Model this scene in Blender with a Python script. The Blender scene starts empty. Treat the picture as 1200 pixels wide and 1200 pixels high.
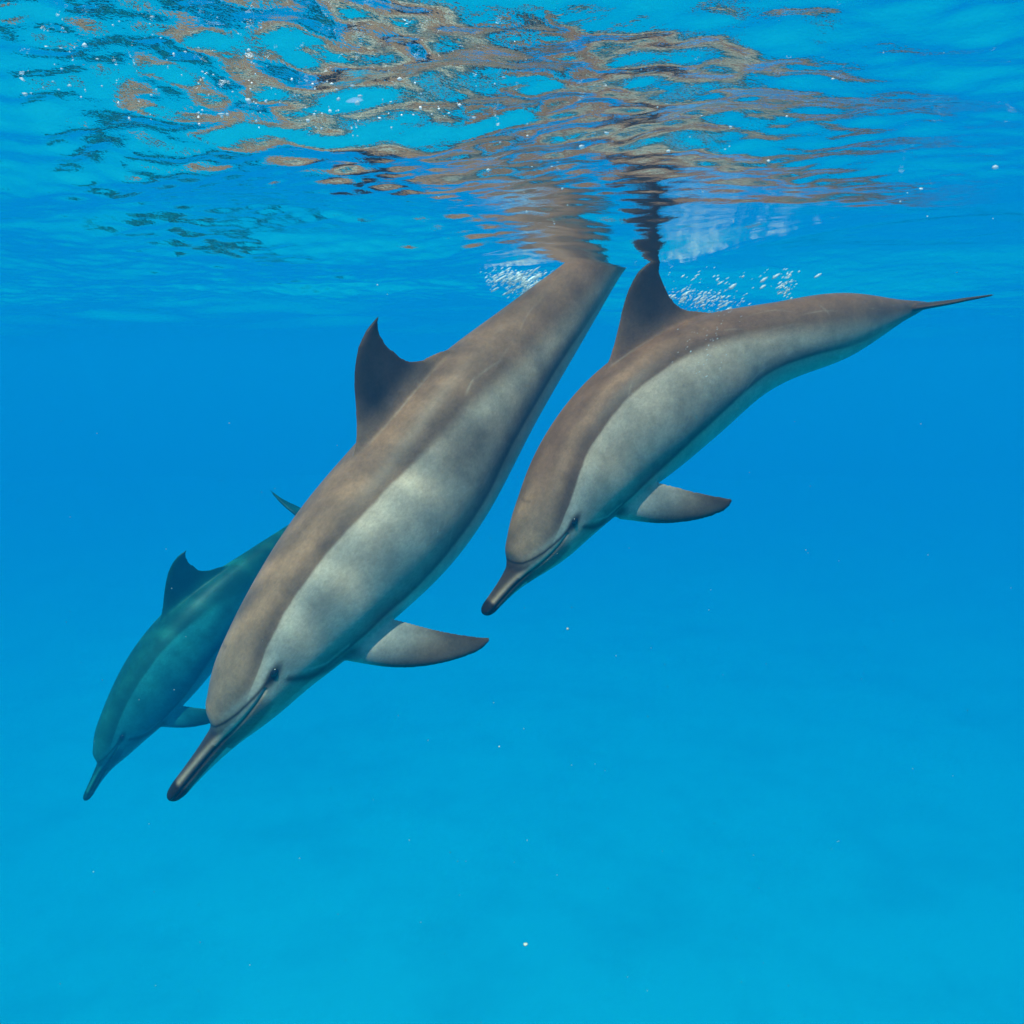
import bpy, bmesh, math, random
import numpy as np
from mathutils import Vector, Matrix

SC = bpy.context.scene
COL = SC.collection
# ------------------------------------------------------------------ camera
F_PX = 1040.0                       # focal length in pixels of the 1200 px photograph
HORIZON = 425.0                     # image row of the level horizon in the photograph
CAM_Z = -0.25                       # metres under the mean water level
PITCH = math.atan((600.0 - HORIZON) / F_PX)
cam_d = bpy.data.cameras.new("camera")
cam_d.sensor_width = cam_d.sensor_height = 36.0
cam_d.lens = 36.0 * F_PX / 1200.0
cam_d.clip_start = 0.02
cam_d.clip_end = 2000.0
cam = bpy.data.objects.new("camera", cam_d)
COL.objects.link(cam)
cam.location = (0.0, 0.0, CAM_Z)
cam.rotation_euler = (math.pi / 2 - PITCH, 0.0, 0.0)
SC.camera = cam
# ------------------------------------------------------------------ sky, sun, exposure
SUN_EL, SUN_AZ = math.radians(63), math.radians(205)   # azimuth: 0 = +Y (away from camera), clockwise
world = bpy.data.worlds.new("World")
SC.world = world
world.use_nodes = True
wn = world.node_tree
sky = wn.nodes.new("ShaderNodeTexSky")
sky.sky_type = 'NISHITA'
sky.sun_disc = False
sky.sun_elevation = SUN_EL
sky.sun_rotation = SUN_AZ
wn.links.new(sky.outputs[0], wn.nodes["Background"].inputs[0])
wn.nodes["Background"].inputs[1].default_value = 0.15
sun_d = bpy.data.lights.new("sun", 'SUN')
sun_d.energy = 5.0
sun_d.angle = math.radians(0.6)
sun_d.color = (1.0, 0.90, 0.77)
sun = bpy.data.objects.new("sun", sun_d)
COL.objects.link(sun)
to_sun = Vector((math.sin(SUN_AZ) * math.cos(SUN_EL), math.cos(SUN_AZ) * math.cos(SUN_EL), math.sin(SUN_EL)))
sun.rotation_euler = to_sun.to_track_quat('Z', 'Y').to_euler()
sun.location = to_sun * 20
vs = SC.view_settings
vs.view_transform = 'Standard'
vs.look = 'None'
vs.exposure = -0.03
vs.gamma = 1.0
vs.use_curve_mapping = False
cy = SC.cycles
cy.max_bounces = 12
cy.transparent_max_bounces = 16
cy.volume_bounces = 3
cy.use_denoising = True
cy.sample_clamp_indirect = 6.0
cy.use_adaptive_sampling = True
cy.adaptive_threshold = 0.02


# ------------------------------------------------------------------ helpers
def px(x, y, dist):
    """world point seen at photo pixel (x, y) at the given depth along +Y"""
    u, v = (x - 600.0) / F_PX, (600.0 - y) / F_PX
    f = Vector((0, math.cos(PITCH), -math.sin(PITCH)))
    up = Vector((0, math.sin(PITCH), math.cos(PITCH)))
    d = f + Vector((u, 0, 0)) + up * v
    d *= dist / d.y
    return Vector((0, 0, CAM_Z)) + d


def mesh_obj(name, verts, faces, mat, parent=None, smooth=True, **props):
    me = bpy.data.meshes.new(name)
    verts = np.asarray(verts, np.float32)
    faces = np.asarray(faces, np.int32)
    k = faces.shape[1]
    me.vertices.add(len(verts)); me.vertices.foreach_set("co", verts.ravel())
    me.loops.add(faces.size); me.loops.foreach_set("vertex_index", faces.ravel())
    me.polygons.add(len(faces)); me.polygons.foreach_set("loop_start", np.arange(0, faces.size, k, dtype=np.int32))
    me.update(calc_edges=True); me.validate()
    if smooth:
        me.shade_smooth()
    if mat:
        me.materials.append(mat)
    o = bpy.data.objects.new(name, me)
    COL.objects.link(o)
    if parent:
        o.parent = parent
    for k_, v_ in props.items():
        o[k_] = v_
    return o


def grid_faces(n, m):
    i = np.arange((n - 1) * m).reshape(n - 1, m)[:, :-1].ravel()
    return np.stack([i, i + 1, i + m + 1, i + m], 1)


def new_mat(name):
    m = bpy.data.materials.new(name)
    m.use_nodes = True
    nt = m.node_tree
    nt.nodes.clear()
    out = nt.nodes.new("ShaderNodeOutputMaterial")
    return m, nt, nt.nodes, nt.links, out


def node(nodes, kind, **inp):
    n = nodes.new(kind)
    for k, v in inp.items():
        n.inputs[k.replace("_", " ")].default_value = v
    return n


# ------------------------------------------------------------------ water surface seen from below
WAVES = ((3.4, .045, 6), (1.3, .070, 9), (.55, .080, 14), (.24, .058, 20), (.11, .060, 26), (.055, .095, 30), (.030, .060, 30))   # wavelength, rms slope, number of trains


def axis_points(core, grow, lo, hi, step):
    """coordinates from lo to hi, spaced step(c) apart inside the core and geometrically outside"""
    out = [core[0]]
    while out[-1] < core[1]:
        out.append(out[-1] + step(out[-1]))
    d = out[1] - out[0]; left = [out[0]]
    while left[-1] > lo:
        d *= grow; left.append(left[-1] - d)
    d = out[-1] - out[-2]
    while out[-1] < hi:
        d *= grow; out.append(out[-1] + d)
    return np.array(left[:0:-1] + out)


def wave_field(X, Y, SP):
    rng = np.random.default_rng(12)
    Z = np.zeros_like(X); lap = np.zeros_like(X)
    m = .55 + .45 * np.sin(1.1 * X - .9 * Y + 2.1) * np.sin(.8 * X + 1.7 * Y + .4)
    rough = np.clip(m * np.interp(X, [-3, -.2, .35, 1.2], [1.15, 1.1, .75, .45]) + .12, .12, 1.1)
    for lam, slope, n in WAVES:
        amp_mod = 1.0 if lam > .6 else (rough if lam < .3 else .5 + .5 * rough)
        for i in range(n):
            l = lam * rng.uniform(.7, 1.45)
            th = math.radians(80) + rng.normal(0, .75)
            k = 2 * math.pi / l
            ph = k * (X * math.cos(th) + Y * math.sin(th)) + rng.uniform(0, 6.28)
            amp = slope * math.sqrt(2.0 / n) / k
            fade = np.clip(l / (4.0 * SP) - .6, 0, 1) * amp_mod * amp
            sn = np.sin(ph)
            Z += fade * (sn + .18 * np.sin(2 * ph + 1.57))
            if lam > .1:
                lap -= fade * k * k * sn * (1 if lam > .2 else .8)
    return Z, lap


def water_surface():
    ax = axis_points((-2.3, 2.3), 1.085, -84, 84, lambda c: .0055 + .0022 * max(0, abs(c) - .7))
    ay = axis_points((.25, 4.2), 1.085, -78, 94, lambda c: .0042 + .0018 * max(0, c - .4))
    X, Y = np.meshgrid(ax, ay, indexing="ij")
    SP = np.maximum(*np.meshgrid(np.gradient(ax), np.gradient(ay), indexing="ij"))
    Z, lap = wave_field(X, Y, SP)
    for cx, cy, r, level in SWELLS:                     # the surface settles to this level where a fin or tail touches it
        i, j = np.abs(ax - cx).argmin(), np.abs(ay - cy).argmin()
        Z += (level - Z[i, j]) * np.exp(-((X - cx) ** 2 + (Y - cy) ** 2) / r ** 2)
    m, nt, N, L, out = new_mat("water_skin")
    fr = node(N, "ShaderNodeFresnel", IOR=1.333)
    gl = node(N, "ShaderNodeBsdfGlossy", Roughness=0.0)
    gl.inputs["Color"].default_value = (1, 1, 1, 1)
    tc = N.new("ShaderNodeTexCoord")
    nz = node(N, "ShaderNodeTexNoise", Scale=75.0, Detail=3.0, Roughness=.6); L.new(tc.outputs["Object"], nz.inputs["Vector"])
    bp = node(N, "ShaderNodeBump", Strength=1.0, Distance=.0007); L.new(nz.outputs[0], bp.inputs["Height"]); L.new(bp.outputs[0], gl.inputs["Normal"])
    tr = N.new("ShaderNodeBsdfTransparent")
    fo = N.new("ShaderNodeAttribute"); fo.attribute_name = "caustic_tint"      # caustics put into the tint: brighter at crests, dimmer in troughs
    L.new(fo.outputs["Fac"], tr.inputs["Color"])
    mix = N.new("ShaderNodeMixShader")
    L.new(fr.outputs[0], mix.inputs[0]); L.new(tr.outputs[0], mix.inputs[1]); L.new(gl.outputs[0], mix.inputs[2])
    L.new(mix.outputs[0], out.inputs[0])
    o = mesh_obj("water", np.stack([X, Y, Z], -1).reshape(-1, 3), grid_faces(len(ax), len(ay)), m, kind="structure")
    if o.data.polygons[0].normal.z < 0:
        o.data.flip_normals()
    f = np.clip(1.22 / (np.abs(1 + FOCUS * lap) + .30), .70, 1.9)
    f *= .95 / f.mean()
    a = o.data.attributes.new("caustic_tint", 'FLOAT', 'POINT')
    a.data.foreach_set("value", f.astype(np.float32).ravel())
    print("water verts", X.size, "z", Z.min(), Z.max(), "focus mean", f.mean())
    return o


SWELLS = ((.335, 2.06, .20, -.029),)
FOCUS = .09


# ------------------------------------------------------------------ seabed
def seabed():
    n = 240
    t = np.linspace(-1, 1, n)
    ax = 90.0 * np.sinh(t * 2.5) / math.sinh(2.5)
    X, Y = np.meshgrid(ax, ax + 8, indexing="ij")
    rng = np.random.default_rng(3)
    Z = np.full_like(X, SEA_Z)
    for lam, amp, k_ in ((16, .20, 6), (5, .05, 8)):
        for i in range(k_):
            th = rng.uniform(0, 6.28); k = 2 * math.pi / (lam * rng.uniform(.7, 1.4))
            Z += amp / math.sqrt(k_) * np.sin(k * (X * math.cos(th) + Y * math.sin(th)) + rng.uniform(0, 6.28))
    m, nt, N, L, out = new_mat("sand")
    ns = node(N, "ShaderNodeTexNoise", Scale=.35, Detail=6.0, Roughness=.6)
    tc = N.new("ShaderNodeTexCoord"); L.new(tc.outputs["Object"], ns.inputs["Vector"])
    cr = N.new("ShaderNodeValToRGB")
    cr.color_ramp.elements[0].position = .35; cr.color_ramp.elements[0].color = (.63, .63, .64, 1)
    cr.color_ramp.elements[1].position = .55; cr.color_ramp.elements[1].color = (.74, .74, .75, 1)
    L.new(ns.outputs[0], cr.inputs[0])
    b = node(N, "ShaderNodeBsdfDiffuse"); L.new(cr.outputs[0], b.inputs[0]); L.new(b.outputs[0], out.inputs[0])
    return mesh_obj("seabed", np.stack([X, Y, Z], -1).reshape(-1, 3), grid_faces(n, n), m, kind="structure")


SEA_Z = -12.8
SIG_S = (.0003, .0188, .0415)
SIG_A = (.20, .028, .0105)


def water_volume():
    D = .21
    colr = [s / D for s in SIG_S]
    ac = [max(0., 1 - a / (D * (1 - c))) ** 2 for a, c in zip(SIG_A, colr)]
    m, nt, N, L, out = new_mat("sea_water")
    v = N.new("ShaderNodeVolumePrincipled")
    v.inputs["Color"].default_value = (*colr, 1)
    v.inputs["Density"].default_value = D
    v.inputs["Absorption Color"].default_value = (*ac, 1)
    v.inputs["Anisotropy"].default_value = 0.0
    L.new(v.outputs[0], out.inputs["Volume"])
    lo, hi = (-85, -80, SEA_Z - 2.0), (85, 95, .22)
    c = [(x, y, z) for x in (lo[0], hi[0]) for y in (lo[1], hi[1]) for z in (lo[2], hi[2])]
    f = [(0, 1, 3, 2), (4, 6, 7, 5), (0, 4, 5, 1), (2, 3, 7, 6), (0, 2, 6, 4), (1, 5, 7, 3)]
    return mesh_obj("haze", c, f, m, smooth=False, kind="stuff")


# ------------------------------------------------------------------ dolphins
def hermite(xs, ys, x):
    """smooth interpolation through (xs, ys); ys may hold several columns"""
    xs = np.asarray(xs, float); ys = np.asarray(ys, float)
    if ys.ndim == 1:
        return hermite(xs, ys[:, None], x)[:, 0]
    h = np.diff(xs)[:, None]
    d = np.diff(ys, axis=0) / h
    m = np.empty_like(ys)
    m[0], m[-1] = d[0], d[-1]
    w1, w2 = h[1:], h[:-1]
    m[1:-1] = (d[:-1] * w1 + d[1:] * w2) / (w1 + w2)
    i = np.clip(np.searchsorted(xs, x) - 1, 0, len(xs) - 2)
    hh = h[i]
    t = ((x - xs[i])[:, None]) / hh
    return ((2 * t**3 - 3 * t**2 + 1) * ys[i] + (t**3 - 2 * t**2 + t) * hh * m[i]
            + (-2 * t**3 + 3 * t**2) * ys[i + 1] + (t**3 - t**2) * hh * m[i + 1])


# station, height above the axis, depth below it, half width (in body lengths)
PROFILE = np.array([
    (.000, .0030, .0040, .0040), (.004, .0062, .0075, .0085), (.012, .0082, .0108, .0116), (.030, .0090, .0128, .0130), (.060, .0100, .0158, .0152),
    (.085, .0118, .0202, .0188), (.099, .0140, .0232, .0226), (.1045, .0185, .0246, .0248), (.111, .0285, .0262, .0280),
    (.130, .0400, .0315, .0372), (.155, .0515, .0382, .0460), (.200, .0640, .0480, .0565), (.250, .0745, .0615, .0670),
    (.320, .0855, .0770, .0780), (.400, .0920, .0885, .0850), (.480, .0915, .0905, .0820), (.560, .0850, .0850, .0730),
    (.640, .0725, .0740, .0580), (.720, .0575, .0605, .0430), (.800, .0440, .0465, .0290), (.870, .0330, .0350, .0195),
    (.930, .0215, .0225, .0130), (.970, .0130, .0140, .0100), (1.00, .0060, .0060, .0070)])


def loft(rings):
    """closed tube through a list of equally long point rings, with capped ends"""
    R = np.asarray(rings); n, m = R.shape[:2]
    v = [tuple(p) for p in R.reshape(-1, 3)]
    f = []
    for i in range(n - 1):
        for j in range(m):
            k = (j + 1) % m
            f.append((i * m + j, i * m + k, (i + 1) * m + k, (i + 1) * m + j))
    for i, flip in ((0, True), (n - 1, False)):
        c = len(v); v.append(tuple(R[i].mean(0)))
        for j in range(m):
            k = (j + 1) % m
            f.append((i * m + k, i * m + j, c) if flip else (i * m + j, i * m + k, c))
    return v, f


def foil(le, te, half, n=14):
    """ring of a rounded fin section between leading edge le and trailing edge te; half = half-thickness vector"""
    le, te, half = map(np.asarray, (le, te, half))
    a = np.linspace(0, 2 * math.pi, 2 * n, endpoint=False)
    u = (1 - np.cos(a)) / 2
    prof = np.maximum(1.9 * np.sqrt(u + 1e-6) * (1 - u) ** .75, np.minimum(1, .0022 / np.linalg.norm(half)) * np.clip((1 - u) * 12, 0, 1) ** .5 * np.clip(u * 12, 0, 1) ** .5)
    return le + (te - le) * u[:, None] + half * (np.sign(np.sin(a)) * np.clip(prof, 0, 1.05))[:, None]


def rest_dolphin(voxel, flipper_dir, fin_at=0.0, flip=1.0, fin_h=1.0):
    V, F = [], []

    def add(v, f):
        b = len(V); V.extend(v); F.extend([tuple(i + b for i in q) for q in f])
    s = np.concatenate([np.linspace(0, .02, 10)[:-1], np.linspace(.02, 1.0, 150)])
    P = hermite(PROFILE[:, 0], PROFILE[:, 1:], s)
    a = np.linspace(0, 2 * math.pi, 64, endpoint=False)
    ca, sa = np.cos(a), np.sin(a)
    rings = []
    for si, (t, b, w) in zip(s, P):
        e = .92
        y = w * np.sign(ca) * np.abs(ca) ** e
        z = np.where(sa > 0, t, b) * np.sign(sa) * np.abs(sa) ** e
        rings.append(np.stack([np.full_like(y, si), y, z], 1))
    add(*loft(rings))
    # dorsal fin
    hh = np.linspace(0, 1, 22)
    H = [-.40, 0, .12, .25, .5, .72, .88, .97, 1.0]
    LE = [.380, .420, .440, .456, .481, .502, .522, .538, .549]
    TE = [.635, .594, .573, .563, .5575, .5570, .5610, .5675, .571]
    TH = [.018, .012, .0095, .0082, .0068, .0058, .0050, .0044, .0036]
    q = np.linspace(-.40, 1.0, 26)
    le, te, th = hermite(H, LE, q), hermite(H, TE, q), hermite(H, TH, q)
    le, te = le + fin_at, te + fin_at
    add(*loft([foil((l, 0, .090 + .087 * fin_h * h), (t, 0, .090 + .087 * fin_h * h), (0, x, 0)) for h, l, t, x in zip(q, le, te, th)]))
    # flukes
    Yh = [0, .012, .03, .06, .09, .108, .118]
    LE = [.915, .935, .953, .973, .998, 1.019, 1.038]
    TE = [.998, 1.004, 1.009, 1.008, 1.014, 1.027, 1.041]
    TH = [.011, .0095, .0075, .0058, .0046, .0036, .0026]
    q = np.linspace(0, .118, 20)
    le, te, th = hermite(Yh, LE, q), hermite(Yh, TE, q), hermite(Yh, TH, q)
    for sd in (-1, 1):
        add(*loft([foil((l, sd * y, 0), (t, sd * y, 0), (0, 0, x)) for y, l, t, x in zip(q, le, te, th)][::sd]))
    # flippers
    T = [0, .15, .3, .5, .7, .85, .95, 1.0]
    LEc = [.024, .029, .0325, .0315, .0245, .0145, .0045, -.0065]
    TEc = [-.022, -.025, -.0275, -.0205, -.0140, -.0115, -.0108, -.0105]
    TH = [.0150, .0125, .0098, .0074, .0058, .0046, .0038, .0030]
    q = np.linspace(0, 1, 24)
    le, te, th = hermite(T, LEc, q), hermite(T, TEc, q), hermite(T, TH, q)
    for sd in (-1, 1):
        d = np.array(flipper_dir, float); d[1] *= -sd
        d /= np.linalg.norm(d)
        c = np.array((-.78, 0.02 * sd, -.62)); c -= d * c.dot(d); c /= np.linalg.norm(c)
        nrm = np.cross(d, c)
        root = np.array((.270, sd * .042, -.036))
        span = .168 * flip
        le_, te_ = le * flip, te * flip
        if sd < 0:
            geo = (root, d, c, span, T, np.array(LEc) * flip, np.array(TEc) * flip)
        add(*loft([foil(root + d * span * t + c * l, root + d * span * t + c * r, nrm * x) for t, l, r, x in zip(q, le_, te_, th)][::sd]))
    me = bpy.data.meshes.new("tmp"); me.from_pydata(V, [], F); me.update()
    o = bpy.data.objects.new("tmp", me); COL.objects.link(o)
    r = o.modifiers.new("r", 'REMESH'); r.mode = 'VOXEL'; r.voxel_size = voxel
    sm = o.modifiers.new("s", 'SMOOTH'); sm.factor = .5; sm.iterations = 12
    dg = bpy.context.evaluated_depsgraph_get()
    ev = bpy.data.meshes.new_from_object(o.evaluated_get(dg))
    bpy.data.objects.remove(o); bpy.data.meshes.remove(me)
    # finer faces on the head, where the mouth and eye markings are narrow
    bm = bmesh.new(); bm.from_mesh(ev)
    ed = [e for e in bm.edges if max(v.co.x for v in e.verts) < .215]
    bmesh.ops.subdivide_edges(bm, edges=ed, cuts=1, use_grid_fill=True, smooth=0)
    bm.to_mesh(ev); bm.free()
    return ev, geo


def sstep(a, b, x):
    t = np.clip((x - a) / (b - a), 0, 1)
    return t * t * (3 - 2 * t)


def line_dist(x, z, pts):
    """distance of (x, z) to a polyline, and the position 0..1 along it"""
    best = np.full(x.shape, 9.); pos = np.zeros_like(x)
    pts = np.array(pts); n = len(pts) - 1
    for i in range(n):
        a, b = pts[i], pts[i + 1]; d = b - a
        t = np.clip(((x - a[0]) * d[0] + (z - a[1]) * d[1]) / d.dot(d), 0, 1)
        r = np.hypot(x - a[0] - t * d[0], z - a[1] - t * d[1])
        w = r < best
        best = np.where(w, r, best); pos = np.where(w, (i + t) / n, pos)
    return best, pos


MOUTH = [(.004, -.0022), (.05, -.0020), (.09, -.0012), (.115, -.0002), (.140, .0018), (.162, .0046), (.182, .0085)]
EYE = (.200, .0135)
EYE_LINE = [(.194, .0125), (.170, .0112), (.140, .0115), (.122, .0135), (.110, .0162), (.103, .0195)]


def vnoise(p, scale, seed):
    """smooth value noise on points"""
    rng = np.random.default_rng(seed)
    tab = rng.random((32, 32, 32))
    q = p * scale + 100
    i = np.floor(q).astype(int); f = q - i; f = f * f * (3 - 2 * f)
    out = 0
    for dx in (0, 1):
        for dy in (0, 1):
            for dz in (0, 1):
                w = (f[:, 0] if dx else 1 - f[:, 0]) * (f[:, 1] if dy else 1 - f[:, 1]) * (f[:, 2] if dz else 1 - f[:, 2])
                out = out + w * tab[(i[:, 0] + dx) % 32, (i[:, 1] + dy) % 32, (i[:, 2] + dz) % 32]
    return out


def paint(co, pal, seed, flip_geo):
    """skin pattern of a spinner dolphin from rest-pose coordinates"""
    x, y, z = co.T
    ay = np.abs(y)
    P = hermite(PROFILE[:, 0], PROFILE[:, 1:], np.clip(x, 0, 1))
    t, b, w = P.T
    phi = np.degrees(np.arctan2(z / np.where(z > 0, t, b), ay / w))      # 90 = ridge of the back, -90 = belly
    n1 = vnoise(co, 9, seed) - .5; n2 = vnoise(co, 28, seed + 1) - .5; n3 = vnoise(co, 75, seed + 2) - .5
    fin = np.maximum(0, np.hypot(ay / w, z / np.where(z > 0, t, b)) - 1.12)
    C = lambda k: np.array(pal[k])[None, :]

    def mix(col, c, m):
        return col * (1 - m[:, None]) + c * m[:, None]
    cape_phi = hermite([0, .11, .135, .165, .20, .25, .35, .45, .55, .65, .75, .9, 1.05], [30, 14, 11, 19, 29, 39, 45, 42, 33, 20, 6, -12, -20], x)
    low_phi = hermite([0, .2, .3, .4, .5, .6, .7, .8, 1.05], [-30, -30, -29, -26, -24, -22, -25, -32, -40], x)
    ph = phi + n1 * 5 + n2 * 2 + n3 * 1
    soft = np.interp(x, [.1, .2, .45, .62, .8], [1.0, .9, 1.6, 11, 24])
    col = np.repeat(C("side"), len(x), 0)
    # darker veil on the lower flank, sharp below and soft above
    d = ph - low_phi
    veil = np.where(d > 0, 1 - sstep(0, 26, d), 1 - sstep(0, 4, -d)) * np.interp(x, [.17, .24, .7, .85], [.0, .88, .95, .25])
    belly = sstep(2, -14, d)
    col = mix(col, C("belly"), belly * np.interp(x, [0, .1, .8, .95], [1, 1, .9, .3]))
    col = mix(col, C("veil"), veil)
    line = np.exp(-(d / 3.2) ** 2) * np.interp(x, [.2, .28, .66, .8], [0, .5, .45, 0])
    col = mix(col, C("dark"), line * .8)
    cape = sstep(-soft, soft, ph - cape_phi) if False else np.clip((ph - cape_phi + soft) / (2 * soft), 0, 1)
    cape = cape * cape * (3 - 2 * cape)
    cape_col = mix(np.repeat(C("cape"), len(x), 0), C("cape_dark"), np.clip(.5 + n1 * .8 + n2 * .8, 0, 1) * np.interp(x, [.15, .3, .5, .8], [.25, .40, .65, .35]))
    cape_col = mix(cape_col, C("melon"), sstep(.26, .14, x) * .7)
    # pale-edged cape just above its border
    cape_col = mix(cape_col, C("cape_dark"), np.exp(-((ph - cape_phi - 5) / 8) ** 2) * np.interp(x, [.14, .2, .55, .65], [.1, .85, .75, 0]))
    col = mix(col, C("pale"), np.exp(-((ph - cape_phi + 8) / 8) ** 2) * np.interp(x, [.14, .2, .5, .62], [.3, .9, .7, 0]))
    cape_col = mix(cape_col, C("streak"), np.exp(-((ph - cape_phi - 22) / 7) ** 2) * np.interp(x, [.15, .22, .45, .55], [0, .6, .45, 0]) * np.clip(.6 + n1 * 1.6, 0, 1))
    col = mix(col, cape_col, cape)
    # grey tail stock
    col = mix(col, C("cape_dark"), sstep(.82, .97, x) * .5)
    # fins
    is_dorsal = (z > t * 1.03) & (x > .40) & (x < .66) & (ay < .03)
    df = np.where(is_dorsal, sstep(.0, .03, z - t * 1.02), 0) * sstep(.44, .52, x + (z - t) * .2)
    col = mix(col, C("fin"), df)
    out = (x > .2) & (x < .46) & (z < 0)
    side_out = np.maximum(ay / w, np.abs(z) / b)
    rr = np.hypot(ay / w, z / b)
    fl = np.where(out, sstep(1.05, 1.9, rr), 0)
    col = mix(col, C("flipper") * .40, fl)
    root, dd, cc, span_, Tt, LEc, TEc = flip_geo
    q = np.stack([x, -ay, z], 1) - root
    tt_, ll = q @ dd / span_, q @ cc
    rel = (ll - np.interp(tt_, Tt, TEc)) / (np.interp(tt_, Tt, LEc) - np.interp(tt_, Tt, TEc))
    edge = np.clip(sstep(.72, .95, rel) + sstep(.26, .04, rel) * .8 + sstep(.78, 1.0, tt_), 0, 1)
    col = mix(col, C("cape_dark") * .55, fl * edge * sstep(.10, .3, tt_) * .95)
    fluke = (x > .93) & (ay > w * 1.1)
    col = mix(col, C("fin"), np.where(fluke, .75, 0))
    # eye-to-flipper band, its dark also holding painted underside shade, with pale upper rim
    dl, pos = line_dist(x, z, [(.202, -.004), (.215, -.022), (.235, -.037), (.262, -.043)])
    head = (rr < 1.2)
    col = mix(col, C("dark"), np.where(head & (z < 0), np.exp(-(dl / np.interp(pos, [0, 1], [.0045, .012])) ** 2), 0) * .80)
    dl2, pos2 = line_dist(x, z, [(.206, .003), (.220, -.012), (.238, -.026), (.268, -.031)])
    col = mix(col, C("pale"), np.where(head, np.exp(-(dl2 / .0019) ** 2), 0) * .55)
    # head markings
    near = x < .235
    de, pe = line_dist(x, z, EYE_LINE)
    halo = np.exp(-((de - .006) / .0045) ** 2) * sstep(.105, .15, x) * (z > .009)
    col = mix(col, C("pale"), np.where(near, halo, 0) * .55)
    beak = sstep(.118, .100, x + np.clip(z, 0, 1) * .15)
    bcol = mix(np.repeat(C("beak"), len(x), 0), C("beak_pale"), np.exp(-((z - .0052) / .0024) ** 2) * sstep(.020, .028, x) * .9)
    bcol = mix(bcol, C("beak_low"), sstep(-.0025, -.0045, z) * sstep(.012, .03, x) * .8)
    bcol = mix(bcol, C("belly"), sstep(-.0092, -.0115, z))
    bcol = mix(bcol, C("dark"), sstep(.030, .022, x))
    col = mix(col, bcol, beak * (x < .14))
    lip = (x > .095) & (x < .18) & (z < .006)
    dm, pm = line_dist(x, z, MOUTH)
    mz = np.interp(x, [p[0] for p in MOUTH], [p[1] for p in MOUTH])
    jaw = np.where(lip, sstep(.0, -.002, z - mz) * sstep(-.021, -.015, z - mz), 0) * sstep(.178, .160, x)
    col = mix(col, C("beak_low"), jaw * .75)
    upl = np.where((x > .09) & (x < .165), sstep(0, .0015, z - mz) * sstep(.0095, .004, z - mz), 0)
    col = mix(col, C("beak_pale"), upl * .7)
    col = mix(col, C("dark"), np.where(near, np.exp(-(dm / np.interp(pm, [0, .6, 1], [.0016, .0016, .0011])) ** 2), 0) * np.interp(pm, [0, .7, 1], [.92, .85, .45]))
    wid = np.interp(pe, [0, .4, 1], [.0026, .0016, .0020])
    col = mix(col, C("dark"), np.where(near, np.exp(-(de / wid) ** 2), 0) * .9)
    # blowhole crescent and eye patch
    ex, ez = x - EYE[0], z - EYE[1]
    u = ex * .97 + ez * .24; v = -ex * .24 + ez * .97
    ep = np.exp(-(((u + .004) / .0170) ** 2 + (v / .0064) ** 2) ** 2)
    col = mix(col, C("dark"), np.where(near, ep, 0) * .95)
    col = mix(col, C("dark"), np.exp(-((x - .185 - .25 * ay) / .0022) ** 2) * (z > 0) * (ay < .011) * .3)
    # pale scratches and dark smudges on the tail stock
    rg = np.random.default_rng(seed)
    for _ in range(26):
        cx, ca_, ln, an = rg.uniform(.30, .92), rg.uniform(-20, 70), rg.uniform(.01, .04), rg.normal(0, .5)
        dx, dp = x - cx, (phi - ca_) * .0012
        uu, vv = dx * math.cos(an) + dp * math.sin(an), -dx * math.sin(an) + dp * math.cos(an)
        col = mix(col, C("pale") * .85, np.exp(-(uu / ln) ** 4 - ((vv + 3 * uu * uu) / .0011) ** 2) * (y * rg.choice([-1, -1, 1]) > 0) * rg.uniform(.1, .4))
    sm = np.clip((vnoise(co * np.array((.6, 1, 1)), 16, seed + 5) - .56) * 4, 0, 1) * sstep(.42, .56, x) * sstep(-8, 12, phi) * sstep(.97, .85, x)
    col = mix(col, C("cape_dark") * .75, sm * .65)
    col = col * (1 + n2[:, None] * .26 + n3[:, None] * .30 + n1[:, None] * .14)
    return np.clip(col, .004, .9), dm, de


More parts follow.
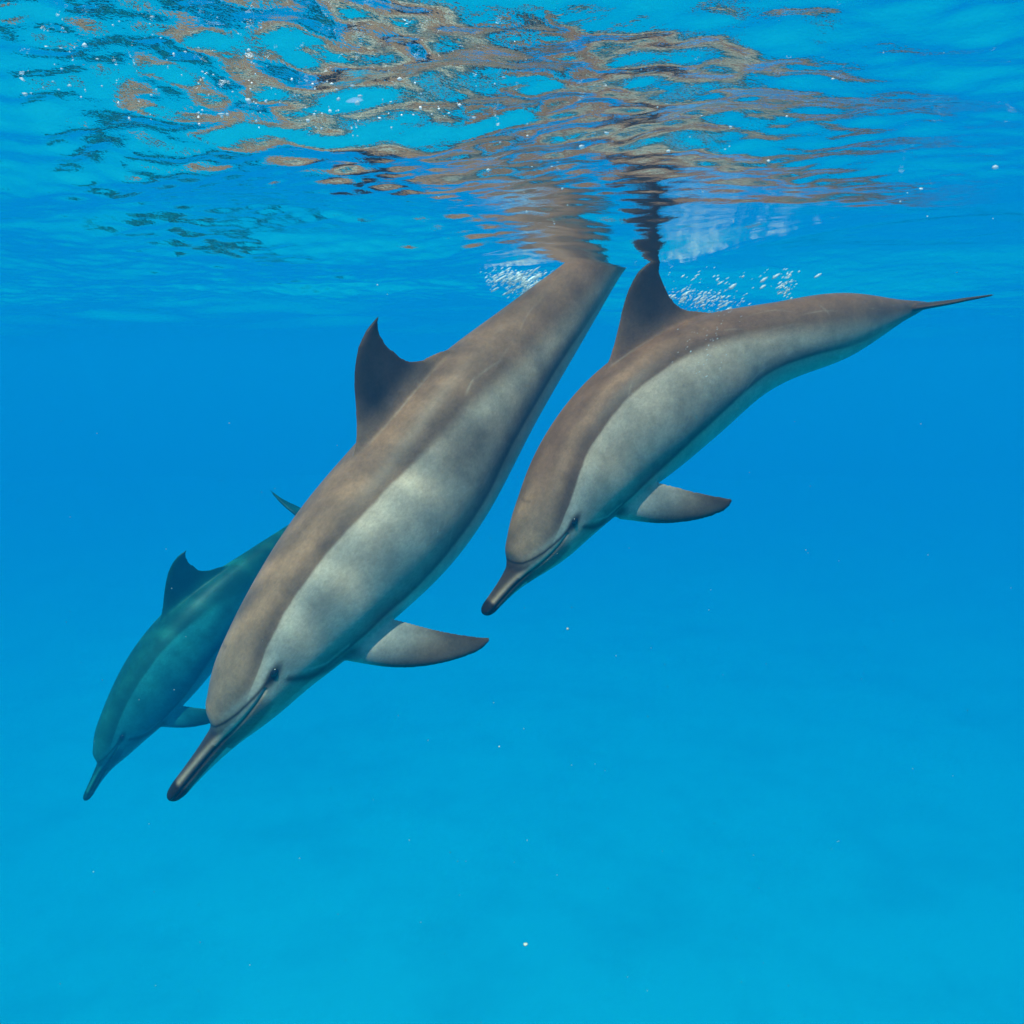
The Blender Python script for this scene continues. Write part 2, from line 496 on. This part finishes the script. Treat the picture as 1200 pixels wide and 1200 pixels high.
def skin_material(name):
    m, nt, N, L, out = new_mat(name)
    at = N.new("ShaderNodeAttribute"); at.attribute_name = "skin"
    rs = N.new("ShaderNodeAttribute"); rs.attribute_name = "rest"
    n1 = node(N, "ShaderNodeTexNoise", Scale=140.0, Detail=4.0, Roughness=.65); L.new(rs.outputs["Vector"], n1.inputs["Vector"])
    n2 = node(N, "ShaderNodeTexNoise", Scale=420.0, Detail=2.0); L.new(rs.outputs["Vector"], n2.inputs["Vector"])
    mr = node(N, "ShaderNodeMapRange"); mr.inputs["From Min"].default_value = .3; mr.inputs["From Max"].default_value = .7
    mr.inputs["To Min"].default_value = .86; mr.inputs["To Max"].default_value = 1.12
    L.new(n1.outputs[0], mr.inputs[0])
    mu = N.new("ShaderNodeMix"); mu.data_type = 'RGBA'; mu.blend_type = 'MULTIPLY'; mu.inputs[0].default_value = 1.0
    L.new(at.outputs["Color"], mu.inputs[6]); L.new(mr.outputs[0], mu.inputs[7])
    st = node(N, "ShaderNodeMapping"); st.inputs["Scale"].default_value = (260, 420, 420); L.new(rs.outputs["Vector"], st.inputs[0])
    n3 = node(N, "ShaderNodeTexNoise", Scale=1.0, Detail=4.0, Roughness=.7); L.new(st.outputs[0], n3.inputs["Vector"])
    m3 = node(N, "ShaderNodeMapRange"); m3.inputs["From Min"].default_value = .3; m3.inputs["From Max"].default_value = .7
    m3.inputs["To Min"].default_value = .87; m3.inputs["To Max"].default_value = 1.13; L.new(n3.outputs[0], m3.inputs[0])
    mu2 = N.new("ShaderNodeMix"); mu2.data_type = 'RGBA'; mu2.blend_type = 'MULTIPLY'; mu2.inputs[0].default_value = 1.0
    L.new(mu.outputs[2], mu2.inputs[6]); L.new(m3.outputs[0], mu2.inputs[7])
    b = node(N, "ShaderNodeBsdfPrincipled", Roughness=.42)
    b.inputs["IOR"].default_value = 1.20
    L.new(mu2.outputs[2], b.inputs["Base Color"])
    bp = node(N, "ShaderNodeBump", Strength=.12, Distance=.002); L.new(n2.outputs[0], bp.inputs["Height"])
    L.new(bp.outputs[0], b.inputs["Normal"])
    L.new(b.outputs[0], out.inputs[0])
    return m


def eye_material():
    m, nt, N, L, out = new_mat("eye_gloss")
    b = node(N, "ShaderNodeBsdfPrincipled", Roughness=.12)
    b.inputs["Base Color"].default_value = (.012, .010, .010, 1)
    L.new(b.outputs[0], out.inputs[0])
    return m


def pose(points, rolls):
    """smooth spine through (px x, px y, distance) points -> length, function(rest xyz) -> world xyz"""
    W = np.array([px(*p) for p in points])
    t = np.concatenate([[0], np.cumsum(np.linalg.norm(np.diff(W, axis=0), axis=1))])
    tt = np.linspace(0, t[-1], 600)
    C = hermite(t, W, tt)
    k = np.ones(31) / 31                                    # round the bends a little
    pad = np.concatenate([C[0] + (C[0] - C[1]) * np.arange(15, 0, -1)[:, None], C, C[-1] + (C[-1] - C[-2]) * np.arange(1, 16)[:, None]])
    C = np.stack([np.convolve(pad[:, i], k, "valid") for i in range(3)], 1)
    arc = np.concatenate([[0], np.cumsum(np.linalg.norm(np.diff(C, axis=0), axis=1))])
    Ln = arc[-1]
    s = arc / Ln
    T = np.gradient(C, s, axis=0); T /= np.linalg.norm(T, axis=1)[:, None]
    up = np.array((0, 0, 1.))
    Nn = up - T * (T @ up)[:, None]; Nn /= np.linalg.norm(Nn, axis=1)[:, None]
    B = np.cross(Nn, T)
    r = np.radians(np.interp(s, rolls[0], rolls[1]))[:, None]
    N2 = Nn * np.cos(r) - B * np.sin(r)                     # positive roll tips the back towards -B (the left side)
    B2 = np.cross(N2, T)

    def f(co):
        x = np.clip(co[:, 0], 0, 1)
        g = lambda A: np.stack([np.interp(x, s, A[:, i]) for i in range(3)], 1)
        n_, b_, t_ = g(N2), g(B2), g(T)
        return g(C) + Ln * (b_ * co[:, 1:2] + n_ * co[:, 2:3] + t_ * (co[:, 0] - x)[:, None])
    return Ln, f, C


def dolphin(points, rolls, pal, mat, eye_mat, voxel, label, seed, flipper_dir=(.60, -.42, -.68), girth=(1, 1, 1, 1, 1, 1, 1, 1), fin_at=0.0, flip=1.0, beak=1.0, fin_h=1.0):
    me, me_geo = rest_dolphin(voxel, flipper_dir, fin_at, flip, fin_h)
    me.name = "dolphin"
    n = len(me.vertices)
    co = np.empty(n * 3, np.float32); me.vertices.foreach_get("co", co); co = co.reshape(-1, 3).astype(float)
    col, dm, de = paint(co, pal, seed, me_geo)
    nr = np.empty(n * 3, np.float32); me.vertices.foreach_get("normal", nr); nr = nr.reshape(-1, 3)
    rest = co.copy()
    groove = np.exp(-(dm / .0016) ** 2) * (co[:, 0] < .18) * .0013
    co = co - nr * groove[:, None]
    gi = hermite([0, .1, .3, .5, .66, .8, .93, 1.06], girth, co[:, 0])[:, None]
    co[:, 1:] *= gi
    cut = .1 * (1 - beak)

    def shorten(p):
        p = p.copy(); p[:, 0] = (np.where(p[:, 0] < .1, .1 - (.1 - p[:, 0]) * beak, p[:, 0]) - cut) / (1 - cut)
        return p
    Ln, f, C = pose(points, rolls)
    w = f(shorten(co))
    base = C.mean(0)
    me.vertices.foreach_set("co", (w - base).astype(np.float32).ravel())
    a = me.attributes.new("skin", 'FLOAT_COLOR', 'POINT'); a.data.foreach_set("color", np.concatenate([col, np.ones((n, 1))], 1).astype(np.float32).ravel())
    a = me.attributes.new("rest", 'FLOAT_VECTOR', 'POINT'); a.data.foreach_set("vector", rest.astype(np.float32).ravel())
    me.materials.clear(); me.materials.append(mat)
    me.update(); me.shade_smooth()
    o = bpy.data.objects.new("dolphin", me); COL.objects.link(o)
    o.location = base
    o["label"] = label; o["category"] = "dolphin"
    # eyes: glossy lens-shaped balls seated in the skin
    P = hermite(PROFILE[:, 0], PROFILE[:, 1:], np.array([EYE[0]]))[0]
    for sd in (-1, 1):
        yy = P[2] * math.sqrt(max(0, 1 - (EYE[1] / P[1]) ** 2)) * sd
        u = np.linspace(0, math.pi, 9); v = np.linspace(0, 2 * math.pi, 17)[:-1]
        pts = np.array([(EYE[0] + .0062 * math.sin(i) * math.cos(j), yy + .0034 * math.cos(i), EYE[1] + .0040 * math.sin(i) * math.sin(j)) for i in u for j in v])
        pts[:, 1:] *= hermite([0, .1, .3, .5, .66, .8, .93, 1.06], girth, np.array([EYE[0]]))[0]
        fc = [(i * 16 + j, i * 16 + (j + 1) % 16, (i + 1) * 16 + (j + 1) % 16, (i + 1) * 16 + j) for i in range(8) for j in range(16)]
        mesh_obj("eye", f(shorten(pts)) - base, fc, eye_mat, parent=o)
    print("dolphin", label[:20], "length", round(Ln, 3), n)
    return o


GREY = dict(streak=(.62, .44, .31), cape=(.50, .34, .235), cape_dark=(.30, .22, .165), melon=(.52, .40, .29), side=(.74, .60, .46), veil=(.30, .27, .23), belly=(.78, .72, .62), dark=(.03, .028, .026),
            pale=(.85, .74, .60), fin=(.085, .065, .055), flipper=(.48, .38, .29), beak=(.085, .07, .06), beak_pale=(.80, .66, .52), beak_low=(.24, .20, .165))
GREY = {k: tuple(c * q for c, q in zip(v, (.635, .47, .38))) for k, v in GREY.items()}
for k_ in ("side", "belly", "pale", "veil"):
    GREY[k_] = tuple(c * q for c, q in zip(GREY[k_], (.93, 1.06, 1.18) if k_ != "veil" else (.72, .82, .92)))
for k_ in ("cape", "cape_dark", "streak"):
    GREY[k_] = tuple(c * (.74 if k_ == "cape_dark" else .93) for c in GREY[k_])
BROWN = {k: tuple(c * q for c, q in zip(v, (.78, .73, .72) if k.startswith("cape") else (.97, .94, .92))) for k, v in GREY.items()}
HAZED_TEAL = {k: tuple((c * .6 + m * .4) * q for c, m, q in zip(v, (.24, .14, .10), (.03, .62, .84))) for k, v in GREY.items()}  # water haze put into the skin colour: red removed, contrast flattened

D1 = ([(198, 937, 1.80), (259, 859, 1.82), (321, 776, 1.86), (412, 663, 1.94), (479, 585, 2.02), (553, 483, 2.12), (609, 417, 2.20), (671, 348, 2.28), (722, 293, 2.36), (782, 258, 2.44)],
      ([0, .3, .7, 1], [4, 4, 4, 4]))
D2 = ([(566, 720, 1.87), (603, 673, 1.90), (641, 624, 1.94), (685, 560, 1.99), (739, 501, 2.04), (797, 455, 2.08), (858, 420, 2.11), (930, 395, 2.14), (990, 380, 2.18), (1040, 368, 2.24), (1085, 357, 2.34)],
      ([0, .3, .7, .85, 1], [4, 4, 4, 4, -4]))
D3 = ([(99, 938, 3.35), (125, 888, 3.38), (156, 842, 3.42), (202, 776, 3.50), (247, 721, 3.58), (297, 672, 3.70), (335, 636, 3.84), (353, 616, 3.99), (363, 602, 4.14)],
      ([0, .5, .8, 1], [4, 8, 12, 28]))


def build_dolphins():
    skin = skin_material("dolphin_skin")
    em = eye_material()
    dolphin(*D1, GREY, skin, em, .0021, "large grey-brown dolphin diving with its tail touching the surface", 11, fin_at=.008)
    dolphin(*D2, BROWN, skin, em, .0024, "grey-brown dolphin with its dorsal fin at the surface and whole tail fluke in view", 23, girth=(1.0, 1.06, 1.10, 1.05, .93, 1.11, .80, .95), fin_at=-.026, fin_h=1.16, beak=.80, flipper_dir=(.74, -.40, -.56), flip=1.12)
    dolphin(*D3, HAZED_TEAL, skin, em, .0030, "dim blue-green dolphin farther back, half hidden behind the large one", 37, girth=(1, 1.05, 1.06, 1.0, .95, 1.0, 1.1, 1.2), fin_at=.034, fin_h=1.12)


# ------------------------------------------------------------------ bubbles, blob glints and floating specks
def blobs(name, items, mat, subdiv, shear=0.0, **props):
    """many tiny lumpy balls in one mesh; items = (centre, radius, stretch vector)"""
    bm = bmesh.new(); bmesh.ops.create_icosphere(bm, subdivisions=subdiv, radius=1.0)
    v0 = np.array([v.co for v in bm.verts]); f0 = np.array([[v.index for v in f.verts] for f in bm.faces]); bm.free()
    rng = np.random.default_rng(5)
    V, F = [], []
    for i, (c, r, st) in enumerate(items):
        lump = 1 + .18 * rng.normal(0, 1, (len(v0), 1))
        q = v0 * lump * r * np.asarray(st); q[:, 2] += q[:, 0] * shear
        V.append(q + np.asarray(c)); F.append(f0 + i * len(v0))
    return mesh_obj(name, np.concatenate(V), np.concatenate(F), mat, **props)


def bubbles():
    m, nt, N, L, out = new_mat("froth")  # white shader for the froth and for the glint blobs
    b = node(N, "ShaderNodeBsdfPrincipled", Roughness=.15)
    b.inputs["Base Color"].default_value = (.9, .9, .9, 1)
    b.inputs["IOR"].default_value = 1.33
    tp = N.new("ShaderNodeBsdfTransparent"); mx = node(N, "ShaderNodeMixShader"); mx.inputs[0].default_value = .62
    L.new(tp.outputs[0], mx.inputs[1]); L.new(b.outputs[0], mx.inputs[2]); L.new(mx.outputs[0], out.inputs[0])
    rng = np.random.default_rng(21)

    def cloud(n, curve, spread, dist, rad, slant=1.0):
        it = []
        for _ in range(n):
            t = rng.random() * (len(curve) - 1); i = min(int(t), len(curve) - 2); f = t - i
            x = curve[i][0] * (1 - f) + curve[i + 1][0] * f + rng.normal(0, spread[0])
            y = curve[i][1] * (1 - f) + curve[i + 1][1] * f + rng.normal(0, spread[1])
            p = px(x, y, rng.uniform(*dist))
            if p.z > -rng.uniform(.002, .03):
                continue
            r = rad[0] * math.exp(abs(rng.normal(0, rad[1])))
            it.append((p, min(r, .006), (rng.uniform(.8, 3.2), 1, rng.uniform(.5, 1.1))))
        return it
    a = cloud(700, [(582, 325), (600, 318), (615, 330), (628, 340)], (12, 8), (2.36, 2.5), (.0009, .75))
    a += cloud(300, [(590, 306), (630, 308), (655, 312)], (16, 7), (2.34, 2.44), (.0010, .6))
    a += cloud(60, [(655, 312), (700, 312), (742, 312)], (8, 2), (2.30, 2.36), (.0009, .4))
    b_ = cloud(260, [(796, 340), (815, 354), (850, 357), (830, 345)], (16, 7), (2.14, 2.24), (.0009, .7))
    b_ += cloud(45, [(790, 318), (820, 326), (880, 326), (930, 328)], (20, 6), (2.12, 2.26), (.0009, .7))
    b_ += cloud(50, [(915, 325), (925, 340), (920, 325)], (6, 7), (2.2, 2.26), (.0016, .4))
    b_ += cloud(50, [(850, 370), (830, 400), (820, 420)], (14, 14), (1.88, 1.9), (.0006, .3))
    blobs("splash_bubbles", a, m, 1, .55, kind="stuff", label="white froth of bubbles beside the tail of the large dolphin", category="bubbles")
    blobs("splash_bubbles", b_, m, 1, .55, kind="stuff", label="scattered white bubbles behind the dorsal fin that reaches the surface", category="bubbles")
    c = []  # white blobs standing in for glints of sky through steep ripples
    for (x0, x1, y0, y1, n) in ((20, 330, 10, 120, 40), (330, 620, 90, 150, 42), (220, 430, 95, 190, 36), (10, 320, 100, 220, 34), (500, 900, 120, 290, 30), (900, 1180, 40, 330, 14), (60, 560, 220, 380, 7)):
        for _ in range(n):
            x, y = rng.uniform(x0, x1), rng.uniform(y0, y1)
            d = .25 / ((HORIZON - y) / F_PX) * .96
            p = px(x, y, d)
            if 1.55 < p.y < 2.6 and -.6 < p.x < 1.0:
                continue
            c.append((p, min(.0018, .00050 * math.exp(abs(rng.normal(0, .6)))) * min(1.6, .5 + d * .5), (rng.uniform(.7, 2.4), 1, rng.uniform(.7, 1.8))))
    blobs("surface_glints", c, m, 1, kind="stuff", label="tiny white blobs standing in for sky glints on the underside of the water surface", category="bubbles")


def motes():
    m, nt, N, L, out = new_mat("speck")
    b = node(N, "ShaderNodeBsdfDiffuse"); b.inputs[0].default_value = (.55, .5, .42, 1); L.new(b.outputs[0], out.inputs[0])
    rng = np.random.default_rng(8)
    it = [(px(616, 1107, 1.3), .0035, (1.2, 1, .8)), (px(665, 737, 1.6), .003, (1, 1, 1)), (px(585, 875, 1.6), .0018, (1, 1, 1))]
    for _ in range(140):
        d = rng.uniform(1.0, 3.0)
        it.append((px(rng.uniform(0, 1200), rng.uniform(450, 1200), d), rng.uniform(.0002, .0007) * d, (1, 1, 1)))
    blobs("floating_specks", it, m, 1, kind="stuff", label="pale plankton specks drifting in the open blue water", category="plankton")


water_surface()
seabed()
water_volume()
build_dolphins()
bubbles()
motes()
